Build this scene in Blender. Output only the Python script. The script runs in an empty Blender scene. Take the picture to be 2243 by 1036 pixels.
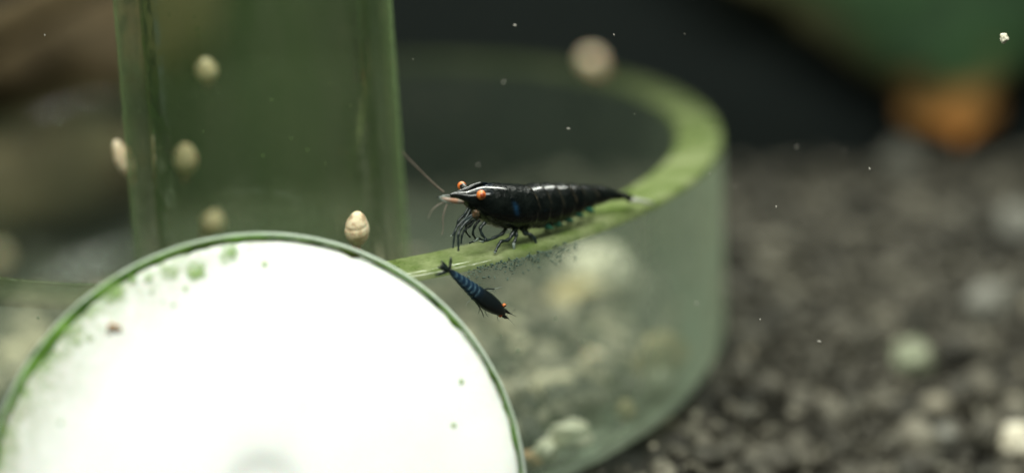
import bpy, bmesh, math, random
import numpy as np
from mathutils import Vector, Matrix, noise

random.seed(7)
rng = np.random.default_rng(7)
S = bpy.context.scene
COL = S.collection
S.unit_settings.system = 'METRIC'
S.unit_settings.scale_length = 0.01          # one unit is one centimetre

# ------------------------------------------------------------------ camera
W, H, FPX = 2243.0, 1036.0, 3012.0
CAM = Vector((2.337, -14.30, 5.875))
PITCH, ROLL = 0.325, -0.062
F_ = Vector((0, math.cos(PITCH), -math.sin(PITCH)))
R0 = Vector((1, 0, 0)); U0 = R0.cross(F_)
R_ = R0 * math.cos(ROLL) + U0 * math.sin(ROLL)
U_ = -R0 * math.sin(ROLL) + U0 * math.cos(ROLL)
cam = bpy.data.cameras.new('camera')
cam.sensor_width = 36.0
cam.lens = 36.0 * FPX / W
cam.clip_start, cam.clip_end = 0.1, 400
cam.dof.use_dof = True
cam.dof.focus_distance = 10.88
APERTURE = 0.79                               # lens opening, cm across
cam.dof.aperture_fstop = cam.lens * 1e-3 / APERTURE
co = bpy.data.objects.new('camera', cam)
m = Matrix((R_, U_, -F_)).transposed().to_4x4(); m.translation = CAM
co.matrix_world = m
COL.objects.link(co); S.camera = co

# ------------------------------------------------------------------ world and lamp
wd = bpy.data.worlds.new('World'); S.world = wd; wd.use_nodes = True
wd.node_tree.nodes['Background'].inputs[0].default_value = (0.62, 0.82, 0.60, 1)
wd.node_tree.nodes['Background'].inputs[1].default_value = 0.10
def lamp(name, loc, target, sx, sy, power, color):
    l = bpy.data.lights.new(name, 'AREA'); l.shape = 'RECTANGLE'; l.size = sx; l.size_y = sy
    l.energy = power; l.color = color
    o = bpy.data.objects.new(name, l); COL.objects.link(o); o.location = loc
    o.rotation_euler = (Vector(target) - Vector(loc)).to_track_quat('-Z', 'Y').to_euler()
    return o
lamp('tank_lamp', (2.5, -9.5, 15.5), (1.5, -3.0, 0), 20, 4, 4800, (0.97, 1.0, 0.90))
lamp('tank_lamp', (3.5, 6.0, 13.0), (2.5, -2.0, 0), 11, 1.6, 3300, (0.97, 1.0, 0.90))
S.view_settings.view_transform = 'Standard'; S.view_settings.look = 'None'
S.view_settings.exposure = 0.0; S.view_settings.gamma = 1.0
S.cycles.transparent_max_bounces = 24
S.cycles.max_bounces = 8
S.cycles.caustics_reflective = False; S.cycles.caustics_refractive = False

# ------------------------------------------------------------------ helpers
def ray(px, py):
    d = F_ + R_ * ((px - W / 2) / FPX) + U_ * ((H / 2 - py) / FPX)
    return d
def at_depth(px, py, z): return CAM + ray(px, py) * z
def on_plane(px, py, P, N):
    d = ray(px, py); return CAM + d * ((P - CAM).dot(N) / d.dot(N))
def on_z(px, py, z): return on_plane(px, py, Vector((0, 0, z)), Vector((0, 0, 1)))
def on_cyl(px, py, cx, cy, r, far=False):
    d = ray(px, py); ox, oy = CAM.x - cx, CAM.y - cy
    a = d.x**2 + d.y**2; b = 2 * (ox * d.x + oy * d.y); c = ox * ox + oy * oy - r * r
    q = math.sqrt(max(b * b - 4 * a * c, 0)); t = (-b + (q if far else -q)) / (2 * a)
    return CAM + d * t

def tag(o, label=None, cat=None, group=None, kind=None):
    if label: o['label'] = label
    if cat: o['category'] = cat
    if group: o['group'] = group
    if kind: o['kind'] = kind
    return o
def thing(name, loc, label, cat, group=None):
    o = bpy.data.objects.new(name, None); COL.objects.link(o); o.location = loc
    o.empty_display_size = 0.1
    return tag(o, label, cat, group)
def mesh_obj(name, verts, faces, mats, parent=None, smooth=True, mat_ids=None):
    me = bpy.data.meshes.new(name)
    if parent is not None:
        inv = Matrix.Translation(parent_origin(parent)).inverted()
        verts = [inv @ Vector(v) for v in verts]
    me.from_pydata([tuple(v) for v in verts], [], faces)
    for mt in (mats if isinstance(mats, (list, tuple)) else [mats]): me.materials.append(mt)
    me.polygons.foreach_set('use_smooth', [smooth] * len(me.polygons))
    if mat_ids: me.polygons.foreach_set('material_index', mat_ids)
    me.update()
    o = bpy.data.objects.new(name, me); COL.objects.link(o)
    if parent is not None: o.parent = parent
    return o
def parent_origin(p):
    v = Vector((0, 0, 0))
    while p is not None: v += p.location; p = p.parent
    return v
def attr(o, name, vals):
    a = o.data.attributes.new(name, 'FLOAT', 'POINT'); a.data.foreach_set('value', list(vals))

def lathe(profile, n, cx=0, cy=0):
    """rings about a vertical axis; returns verts, faces"""
    v, f = [], []
    for r, z in profile:
        for k in range(n):
            a = 2 * math.pi * k / n
            v.append(Vector((cx + r * math.cos(a), cy + r * math.sin(a), z)))
    for i in range(len(profile) - 1):
        for k in range(n):
            k2 = (k + 1) % n
            f.append((i * n + k, i * n + k2, (i + 1) * n + k2, (i + 1) * n + k))
    return v, f
def tube(pts, radii, n=8, caps=True):
    v, f = [], []
    pts = [Vector(p) for p in pts]
    prev = None
    for i, p in enumerate(pts):
        t = (pts[min(i + 1, len(pts) - 1)] - pts[max(i - 1, 0)]).normalized()
        a = prev if prev is not None else (Vector((0, 0, 1)) if abs(t.z) < .9 else Vector((1, 0, 0)))
        s = t.cross(a).normalized() if t.cross(a).length > 1e-6 else t.orthogonal().normalized()
        b = s.cross(t).normalized(); prev = b
        for k in range(n):
            q = 2 * math.pi * k / n
            v.append(p + (s * math.cos(q) + b * math.sin(q)) * radii[i])
    for i in range(len(pts) - 1):
        for k in range(n):
            k2 = (k + 1) % n
            f.append((i * n + k, i * n + k2, (i + 1) * n + k2, (i + 1) * n + k))
    if caps:
        f.append(tuple(reversed(range(n)))); f.append(tuple((len(pts) - 1) * n + k for k in range(n)))
    return v, f
def join(parts):
    v, f = [], []
    for a, b in parts:
        o = len(v); v += list(a); f += [tuple(i + o for i in q) for q in b]
    return v, f
def smooth_path(pts, k=6):
    """Catmull-Rom through rows of numbers"""
    P = [np.array(p, float) for p in pts]; out = []
    for i in range(len(P) - 1):
        p0, p1, p2, p3 = P[max(i - 1, 0)], P[i], P[i + 1], P[min(i + 2, len(P) - 1)]
        for j in range(k):
            t = j / k
            out.append(.5 * ((2 * p1) + (-p0 + p2) * t + (2 * p0 - 5 * p1 + 4 * p2 - p3) * t * t + (-p0 + 3 * p1 - 3 * p2 + p3) * t**3))
    out.append(P[-1]); return out
def ico(sub):
    bm = bmesh.new(); bmesh.ops.create_icosphere(bm, subdivisions=sub, radius=1)
    bm.verts.ensure_lookup_table()
    v = np.array([x.co[:] for x in bm.verts]); f = np.array([[q.index for q in p.verts] for p in bm.faces]); bm.free()
    return v, f
ICO0, ICO1, ICO2, ICO3, ICO4 = ico(1), ico(2), ico(3), ico(4), ico(5)
def blob(c, rx, ry, rz, rough=.15, freq=1.6, seed=0, base=None, rot=None, fine=0.0):
    bv, bf = base or ICO3
    out = []
    for v in bv:
        d = Vector(v); n = noise.noise(d * freq + Vector((seed * 7.3, seed * 3.1, seed)))
        n2 = noise.noise(d * freq * 4.3 + Vector((seed, seed * 5.7, 2)))
        q = d * (1 + rough * 2 * n + fine * 2 * n2)
        q = Vector((q.x * rx, q.y * ry, q.z * rz))
        if rot is not None: q = rot @ q
        out.append(Vector(c) + q)
    return out, [tuple(int(i) for i in q) for q in bf]
def ellipsoid(c, ax, ay, az, base=None):
    bv, bf = base or ICO3
    return [Vector(c) + ax * v[0] + ay * v[1] + az * v[2] for v in bv], [tuple(int(i) for i in q) for q in bf]

# ------------------------------------------------------------------ materials
class NT:
    def __init__(s, name):
        s.m = bpy.data.materials.new(name); s.m.use_nodes = True
        s.t = s.m.node_tree; s.t.nodes.clear(); s.out = s.n('ShaderNodeOutputMaterial')
    def n(s, t, **kw):
        x = s.t.nodes.new(t)
        for k, v in kw.items(): setattr(x, k, v)
        return x
    def l(s, a, b): s.t.links.new(a, b)
    def val(s, sock, v):
        if hasattr(v, 'is_output') or isinstance(v, bpy.types.NodeSocket): s.l(v, sock)
        else: sock.default_value = v
    def math(s, op, a, b=None, c=None, clamp=False):
        x = s.n('ShaderNodeMath', operation=op, use_clamp=clamp)
        for i, v in enumerate((a, b, c)):
            if v is not None: s.val(x.inputs[i], v)
        return x.outputs[0]
    def coord(s, which='Object'): return s.n('ShaderNodeTexCoord').outputs[which]
    def noise(s, scale, detail=4, rough=.55, vec=None, dist=0):
        x = s.n('ShaderNodeTexNoise'); x.inputs['Scale'].default_value = scale; x.inputs['Detail'].default_value = detail
        x.inputs['Roughness'].default_value = rough; x.inputs['Distortion'].default_value = dist
        s.l(vec if vec is not None else s.coord(), x.inputs['Vector']); return x.outputs['Fac']
    def ramp(s, fac, stops, interp='LINEAR'):
        x = s.n('ShaderNodeValToRGB'); r = x.color_ramp; r.interpolation = interp
        while len(r.elements) < len(stops): r.elements.new(.5)
        for e, (p, c) in zip(r.elements, stops):
            e.position = p; e.color = (c, c, c, 1) if isinstance(c, (int, float)) else (*c, 1)
        s.l(fac, x.inputs[0]); return x.outputs[0]
    def mix(s, fac, a, b, blend='MIX'):
        x = s.n('ShaderNodeMix', data_type='RGBA', blend_type=blend)
        s.val(x.inputs[0], fac)
        for i, v in ((6, a), (7, b)):
            if isinstance(v, tuple): v = (*v, 1) if len(v) == 3 else v
            s.val(x.inputs[i], v)
        return x.outputs[2]
    def mixsh(s, fac, a, b):
        x = s.n('ShaderNodeMixShader'); s.val(x.inputs[0], fac); s.l(a, x.inputs[1]); s.l(b, x.inputs[2]); return x.outputs[0]
    def principled(s, color, rough=.5, spec=.5, coat=0, bump=None, bstr=.3, bdist=.02, sss=0, alpha=None):
        p = s.n('ShaderNodeBsdfPrincipled')
        if isinstance(color, tuple): color = (*color, 1)
        s.val(p.inputs['Base Color'], color); s.val(p.inputs['Roughness'], rough)
        p.inputs['Specular IOR Level'].default_value = spec; p.inputs['Coat Weight'].default_value = coat
        if coat: p.inputs['Coat Roughness'].default_value = .07
        if sss:
            p.inputs['Subsurface Weight'].default_value = sss; p.inputs['Subsurface Scale'].default_value = .05
        if alpha is not None: s.val(p.inputs['Alpha'], alpha)
        if bump is not None:
            b = s.n('ShaderNodeBump'); b.inputs['Strength'].default_value = bstr; b.inputs['Distance'].default_value = bdist
            s.l(bump, b.inputs['Height']); s.l(b.outputs[0], p.inputs['Normal'])
        return p.outputs[0]
    def done(s, sh): s.l(sh, s.out.inputs['Surface']); return s.m

def film_material(name, color, color2, base, edge, power=2.0, scale=1.5, var=.5, spots=0.0, tint=(.93, .97, .94), gloss=.04, grad=None, trans=.45, streak=1, edge_col=None):
    """clear glass carrying an algae film: more of it where the pane is seen edge-on and through more of it"""
    k = NT(name)
    lw = k.n('ShaderNodeLayerWeight'); lw.inputs[0].default_value = .5
    e = k.math('POWER', lw.outputs['Facing'], power)
    vec = None
    if streak != 1:
        mp = k.n('ShaderNodeMapping'); mp.inputs['Scale'].default_value = (1, 1, streak); k.l(k.coord(), mp.inputs[0]); vec = mp.outputs[0]
    nz = k.noise(scale, 5, .6, vec)
    nzf = k.noise(scale * 14, 3, .6)
    a = k.math('MULTIPLY_ADD', k.math('SUBTRACT', nz, .5), var * 2, 1.0)
    a = k.math('MULTIPLY', a, base)
    a = k.math('MULTIPLY_ADD', e, edge, a)
    if grad is not None: a = k.math('MULTIPLY', a, grad(k))
    col = k.mix(k.ramp(nz, [(.35, 0.0), (.68, 1.0)]), color, color2)
    col = k.mix(k.ramp(nzf, [(.3, .22), (.6, 0.0)]), col, (color[0] * .35, color[1] * .45, color[2] * .3))
    if edge_col: col = k.mix(k.math('MINIMUM', k.math('MULTIPLY', e, 2.2), 1.0), col, edge_col)
    if spots:
        vo = k.n('ShaderNodeTexVoronoi'); vo.inputs['Scale'].default_value = 9.0
        k.l(k.coord(), vo.inputs['Vector'])
        rnd = k.n('ShaderNodeSeparateColor'); k.l(vo.outputs['Color'], rnd.inputs[0])
        size = k.math('MULTIPLY', k.math('SUBTRACT', rnd.outputs[0], .62, clamp=True), .55)
        sp = k.math('MULTIPLY', k.math('LESS_THAN', vo.outputs['Distance'], size), spots)
        a = k.math('ADD', a, sp)
        col = k.mix(sp, col, (.035, .07, .02))
    a = k.math('MINIMUM', k.math('MAXIMUM', a, 0.0), .96)
    tr = k.n('ShaderNodeBsdfTransparent'); tr.inputs[0].default_value = (*tint, 1)
    df = k.n('ShaderNodeBsdfDiffuse'); k.l(col, df.inputs[0])
    tl = k.n('ShaderNodeBsdfTranslucent'); k.l(col, tl.inputs[0])
    body = k.mixsh(trans, df.outputs[0], tl.outputs[0])
    sh = k.mixsh(a, tr.outputs[0], body)
    gl = k.n('ShaderNodeBsdfGlossy'); gl.inputs['Roughness'].default_value = .10
    fr = k.n('ShaderNodeFresnel'); fr.inputs[0].default_value = 1.18
    g = k.math('MULTIPLY', k.math('MULTIPLY_ADD', fr.outputs[0], .5, gloss, clamp=True), k.ramp(k.noise(scale * 5, 3), [(.38, .12), (.62, 1.5)]))
    return k.done(k.mixsh(g, sh, gl.outputs[0]))

def axis_grad(axis, lo, hi, v0, v1):
    def g(k):
        sx = k.n('ShaderNodeSeparateXYZ'); k.l(k.coord(), sx.inputs[0])
        mr = k.n('ShaderNodeMapRange', interpolation_type='SMOOTHSTEP'); k.l(sx.outputs[axis], mr.inputs[0])
        for i, v in enumerate((lo, hi, v0, v1)): mr.inputs[i + 1].default_value = v
        return mr.outputs[0]
    return g

def mul_grad(a, b): return lambda k: k.math('MULTIPLY', a(k), b(k))
GH, GR, GT = 2.254, 4.6, 0.47                  # dish height, radius, wall thickness

def mat_gravel(name='aquarium_soil', stops=None):
    k = NT(name)
    g = k.n('ShaderNodeNewGeometry').outputs['Random Per Island']
    c = k.ramp(g, stops or [(0, (.03, .028, .022)), (.35, (.06, .054, .042)), (.62, (.088, .079, .061)), (.86, (.125, .114, .088)), (.97, (.17, .157, .122)), (.995, (.30, .27, .2)), (1, (.34, .29, .2))])
    nz = k.noise(5, 5)
    c = k.mix(k.ramp(nz, [(.35, 1.0), (.7, 0.0)]), c, (.02, .022, .018), 'MULTIPLY') if False else k.mix(k.ramp(nz, [(.4, 0.0), (.75, .5)]), c, (.03, .035, .025))
    pt = k.ramp(k.noise(1.5, 4, .6), [(.33, .45), (.5, 1.0), (.68, 1.6)])      # dusty and bare patches
    c = k.mix(1.0, c, pt, 'MULTIPLY')
    return k.done(k.principled(c, .75, .3, bump=k.noise(16, 4), bstr=.6, bdist=.03))
def mat_rock(name, c1, c2, scale=4, rough=.6):
    k = NT(name)
    c = k.mix(k.ramp(k.noise(scale, 5, .6), [(.35, 0.0), (.65, 1.0)]), c1, c2)
    return k.done(k.principled(c, rough, .3, bump=k.noise(scale * 5, 4), bstr=.4, bdist=.02))
M_GRAVEL = mat_gravel()
M_SAND = mat_gravel('sandy_grains', [(0, (.03, .03, .025)), (.3, (.09, .082, .064)), (.55, (.20, .18, .14)), (.8, (.32, .28, .21)), (.93, (.5, .43, .3)), (1, (.66, .58, .42))])
M_BED = mat_rock('dark_soil', (.02, .02, .017), (.05, .046, .04), 3)
M_BACK = mat_rock('black_backing', (.0045, .0085, .0085), (.008, .012, .0105), .35, .8)

# ------------------------------------------------------------------ setting: soil and tank back
def ground_z(x, y):
    z = 0.10 * noise.noise(Vector((x * .22, y * .22, 3.0)))
    d = math.hypot(x, y)
    z *= max(0, min(1, (d - 4.6) / 1.5))
    if x > 3: z -= min(.75, max(0, 2.0 - y) * .17) * max(0, min(1, (d - 4.75) / 1.3))
    if y < -4.4: z -= min(1.0, (-4.4 - y) * .45)
    return z
def build_bed():
    v, f = [], []; nx, ny = 90, 60
    for j in range(ny):
        for i in range(nx):
            x = -22 + 48 * i / (nx - 1); y = -8 + 17 * j / (ny - 1)
            v.append((x, y, ground_z(x, y) - .22))
    for j in range(ny - 1):
        for i in range(nx - 1):
            a = j * nx + i; f.append((a, a + 1, a + nx + 1, a + nx))
    tag(mesh_obj('soil_bed', v, f, M_BED), kind='structure')
build_bed()
BACK_Y = 5.9
def build_back():
    v = []; n = 24
    for j in range(n):
        for i in range(n):
            v.append((-24 + 52 * i / (n - 1), BACK_Y + .04 * noise.noise(Vector((i * .4, j * .4, 0))), -1.2 + 12 * j / (n - 1)))
    f = [(j * n + i, j * n + i + 1, (j + 1) * n + i + 1, (j + 1) * n + i) for j in range(n - 1) for i in range(n - 1)]
    o = mesh_obj('tank_back_wall', v, f, M_BACK); tag(o, kind='structure')
build_back()

def grain_cloud(name, pts, mat, smin, smax, parent=None, base=ICO1, flat=.8):
    V, Fc = [], []
    bv, bf = base
    variants = []
    for s in range(14):
        q = np.array([v * (1 + .30 * noise.noise(Vector(v) * 1.5 + Vector((s * 9.1, 2, s)))*2.0 + .26 * noise.noise(Vector(v) * 4 + Vector((s, s * 4.2, 1)))) for v in bv])
        variants.append(q)
    for i, p in enumerate(pts):
        r = smin + (smax - smin) * rng.random()**1.6
        q = variants[i % 14] * np.array([r * rng.uniform(.8, 1.2), r * rng.uniform(.8, 1.2), r * flat * rng.uniform(.6, 1.1)])
        e = rng.uniform(-.5, .5, 2); a = rng.uniform(0, 6.283)
        mt = np.array((Matrix.Rotation(a, 3, 'Z') @ Matrix.Rotation(e[0], 3, 'X') @ Matrix.Rotation(e[1], 3, 'Y')))
        V.append(q @ mt.T + np.array(p)); Fc.append(bf + i * len(bv))
    V = np.concatenate(V); Fc = np.concatenate(Fc)
    me = bpy.data.meshes.new(name)
    me.vertices.add(len(V)); me.vertices.foreach_set('co', V.ravel())
    me.loops.add(len(Fc) * 3); me.loops.foreach_set('vertex_index', Fc.ravel().astype(np.int32))
    me.polygons.add(len(Fc)); me.polygons.foreach_set('loop_start', np.arange(len(Fc), dtype=np.int32) * 3)
    me.update(calc_edges=True); me.materials.append(mat)
    me.polygons.foreach_set('use_smooth', [True] * len(Fc))
    o = bpy.data.objects.new(name, me); COL.objects.link(o); o.parent = parent
    return o
pts = []
sp = .195
yy = -5.6
while yy < 5.7:
    half = 9.0 + (yy + 6) * .55
    xx = 1.5 - half
    while xx < 2.5 + half:
        x = xx + rng.uniform(-.12, .12); y = yy + rng.uniform(-.12, .12)
        d = math.hypot(x, y)
        if d < GR + .12: z = -.24 - rng.uniform(0, .04)
        else: z = ground_z(x, y) - .1 + rng.uniform(-.09, .1)
        if y < BACK_Y - .2: pts.append((x, y, z))
        xx += sp
    yy += sp * .9
tag(grain_cloud('gravel', pts, M_GRAVEL, .07, .18), 'bed of dark brown and grey aquarium soil grains', 'gravel', kind='stuff')
# a looser upper layer gives hollows and peaks
pts = []
for i in range(2600):
    y = rng.uniform(-5, BACK_Y - .3); half = 9 + (y + 6) * .5; x = rng.uniform(1.5 - half, 2.5 + half)
    if math.hypot(x, y) > GR + .25: pts.append((x, y, ground_z(x, y) + rng.uniform(.0, .14) + .16 * noise.noise(Vector((x * 1.5, y * 1.5, 8)))))
tag(grain_cloud('gravel', pts, M_GRAVEL, .06, .19, base=ICO1), 'larger loose soil grains lying on the dark soil bed', 'gravel', kind='stuff')

pts = []
for i in range(9000):
    y = rng.uniform(-4.8, 4.5); half = 7 + (y + 6) * .5; x = rng.uniform(1.5 - half * .8, 2.5 + half)
    if math.hypot(x, y) > GR + .12: pts.append((x, y, ground_z(x, y) + rng.uniform(-.06, .12)))
tag(grain_cloud('gravel', pts, M_GRAVEL, .025, .075, base=ICO0), 'fine crumbs and broken grains between the soil grains', 'gravel', kind='stuff')

# ------------------------------------------------------------------ round glass dish
M_RIM = film_material('algae_coated_rim', (.105, .165, .028), (.33, .37, .19), .74, .16, 1.5, 2.6, .26, .45, grad=mul_grad(axis_grad(1, -3.0, 3.2, 1.05, .18), axis_grad(0, -1.6, 2.2, .16, 1.0)), gloss=.02, trans=.3)
M_OUT = film_material('hazy_outer_glass', (.62, .76, .58), (.66, .75, .55), .115, 1.05, 2.1, .9, .6, .5, grad=mul_grad(axis_grad(1, -1.0, 1.6, 1.0, .18), axis_grad(2, .05, .38, 2.6, 1.0)), gloss=.02)
M_IN = film_material('clear_inner_glass', (.30, .38, .30), (.34, .40, .30), .06, .22, 3.0, 1.1, .6, 0, gloss=.015)
M_FLOOR = film_material('hazy_floor_glass', (.22, .24, .18), (.26, .27, .2), .06, .06, 2.5, 1.3, .9, 0, gloss=.01)
M_CORNER = film_material('thick_glass_corner', (.56, .66, .54), (.62, .68, .54), .62, .35, 2.0, 1.2, .25, 0, grad=axis_grad(1, -1.0, 2.0, 1.0, .3), gloss=.015)
def arc(cx, cz, r, a0, a1, n): return [(cx + r * math.cos(math.radians(a0 + (a1 - a0) * i / n)), cz + r * math.sin(math.radians(a0 + (a1 - a0) * i / n))) for i in range(n + 1)]
FLOOR_Z = .14
dish = thing('glass_dish', (0, 0, 0), 'wide round clear glass dish with green algae on its thick rim, standing on dark soil', 'dish')
N = 160
v, f = lathe(arc(GR - .06, GH - .06, .06, 0, 90, 4) + arc(GR - GT + .06, GH - .06, .06, 90, 180, 4), N)
mesh_obj('rim', v, f, M_RIM, dish)
v, f = lathe([(GR, z) for z in np.linspace(.22, GH - .06, 8)], N); mesh_obj('outer_wall', v, f, M_OUT, dish)
v, f = lathe([(.02, 0), (2.0, 0), (GR - .55, 0)] + arc(GR - .22, .22, .22, 270, 360, 6), N); mesh_obj('base', v, f, M_CORNER, dish)
RI = .14; RL = 4.35          # the wall thins towards the floor
v, f = lathe([(GR - GT, GH - .06), (GR - GT, 1.8), (4.16, 1.3), (4.22, .85), (4.30, .5)] + arc(RL - RI, FLOOR_Z + RI, RI, 0, -90, 8), N); mesh_obj('inner_wall', v, f, M_IN, dish)
v, f = lathe([(RL - RI, FLOOR_Z), (2.5, FLOOR_Z), (1, FLOOR_Z), (.02, FLOOR_Z)], N); mesh_obj('dish_floor', v, f, M_FLOOR, dish)

refl_fibres = []  # small dark fibres standing in for the shrimp's reflection in the wall
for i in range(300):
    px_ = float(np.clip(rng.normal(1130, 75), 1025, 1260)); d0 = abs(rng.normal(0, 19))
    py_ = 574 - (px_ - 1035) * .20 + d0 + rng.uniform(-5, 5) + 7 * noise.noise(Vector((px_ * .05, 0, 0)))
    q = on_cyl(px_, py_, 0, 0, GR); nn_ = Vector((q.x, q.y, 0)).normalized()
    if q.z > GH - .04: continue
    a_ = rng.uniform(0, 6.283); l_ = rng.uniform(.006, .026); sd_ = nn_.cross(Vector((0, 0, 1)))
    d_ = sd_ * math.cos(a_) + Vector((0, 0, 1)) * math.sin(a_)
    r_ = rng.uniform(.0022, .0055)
    refl_fibres.append(tube([q - nn_ * .003, q + nn_ * .008 + d_ * l_ * .5, q + nn_ * rng.uniform(.004, .02) + d_ * l_], [r_, r_ * 1.2, r_ * .5], 5))
kt = NT('dark_reflection_fibres'); ct = kt.mix(kt.noise(9), (.05, .085, .075), (.11, .16, .13))
tag(mesh_obj('shrimp_reflection_fibres', *join(refl_fibres), kt.done(kt.principled(ct, .8, .2)), dish), kind='stuff')

# ------------------------------------------------------------------ vertical tube standing in the dish
def solve_tube(cy):
    def ang(px, py):
        d = ray(px, py); return math.atan2(d.x, d.y)
    a, b = ang(279, 450), ang(889, 450)
    mid, half = (a + b) / 2, (b - a) / 2
    D = (cy - CAM.y) / math.cos(mid)
    return CAM.x + D * math.sin(mid), cy, D * math.sin(half)
TX, TY, TR = solve_tube(-2.74)
TT = .21
def lean(v):                                   # the tube leans a little and narrows upward
    out = []
    for p in v:
        d = p.z - 2.25; k_ = 1 - .020 * d
        out.append(Vector((TX + (p.x - TX) * k_ + .042 * d, TY + (p.y - TY) * k_, p.z)))
    return out
M_TUBE = film_material('algae_tube_outer', (.13, .22, .07), (.21, .235, .14), .14, .72, 4.5, 1.6, .7, .25, tint=(.95, .965, .92), gloss=.015, streak=.18, edge_col=(.30, .43, .20), grad=axis_grad(0, TX - 1.6, TX + 1.4, .7, 1.25))
M_TUBEIN = film_material('algae_tube_inner', (.05, .11, .03), (.09, .14, .055), .06, .95, 3.6, 1.5, .6, .15, streak=.15, tint=(.95, .97, .92), gloss=.01)
M_TUBECUT = film_material('algae_tube_edge', (.1, .17, .05), (.12, .18, .07), .6, .2, 2.0, 1.5, .3, 0)
tb = thing('feeding_tube', (0, 0, 0), 'upright clear acrylic tube filmed with green algae, standing inside the glass dish', 'tube')
zs = list(np.linspace(FLOOR_Z + .03, 8.5, 10))
v, f = lathe([(TR, z) for z in zs], 128, TX, TY); mesh_obj('outer_wall', lean(v), f, M_TUBE, tb)
v, f = lathe([(TR - TT, z) for z in reversed(zs)], 128, TX, TY); mesh_obj('inner_wall', lean(v), f, M_TUBEIN, tb)
v, f = lathe([(TR - TT, zs[0]), (TR, zs[0])], 128, TX, TY); mesh_obj('cut_edge', lean(v), f, M_TUBECUT, tb)
v, f = lathe([(TR, zs[-1]), (TR - TT, zs[-1])], 128, TX, TY); mesh_obj('cut_edge', lean(v), f, M_TUBECUT, tb)

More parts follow.
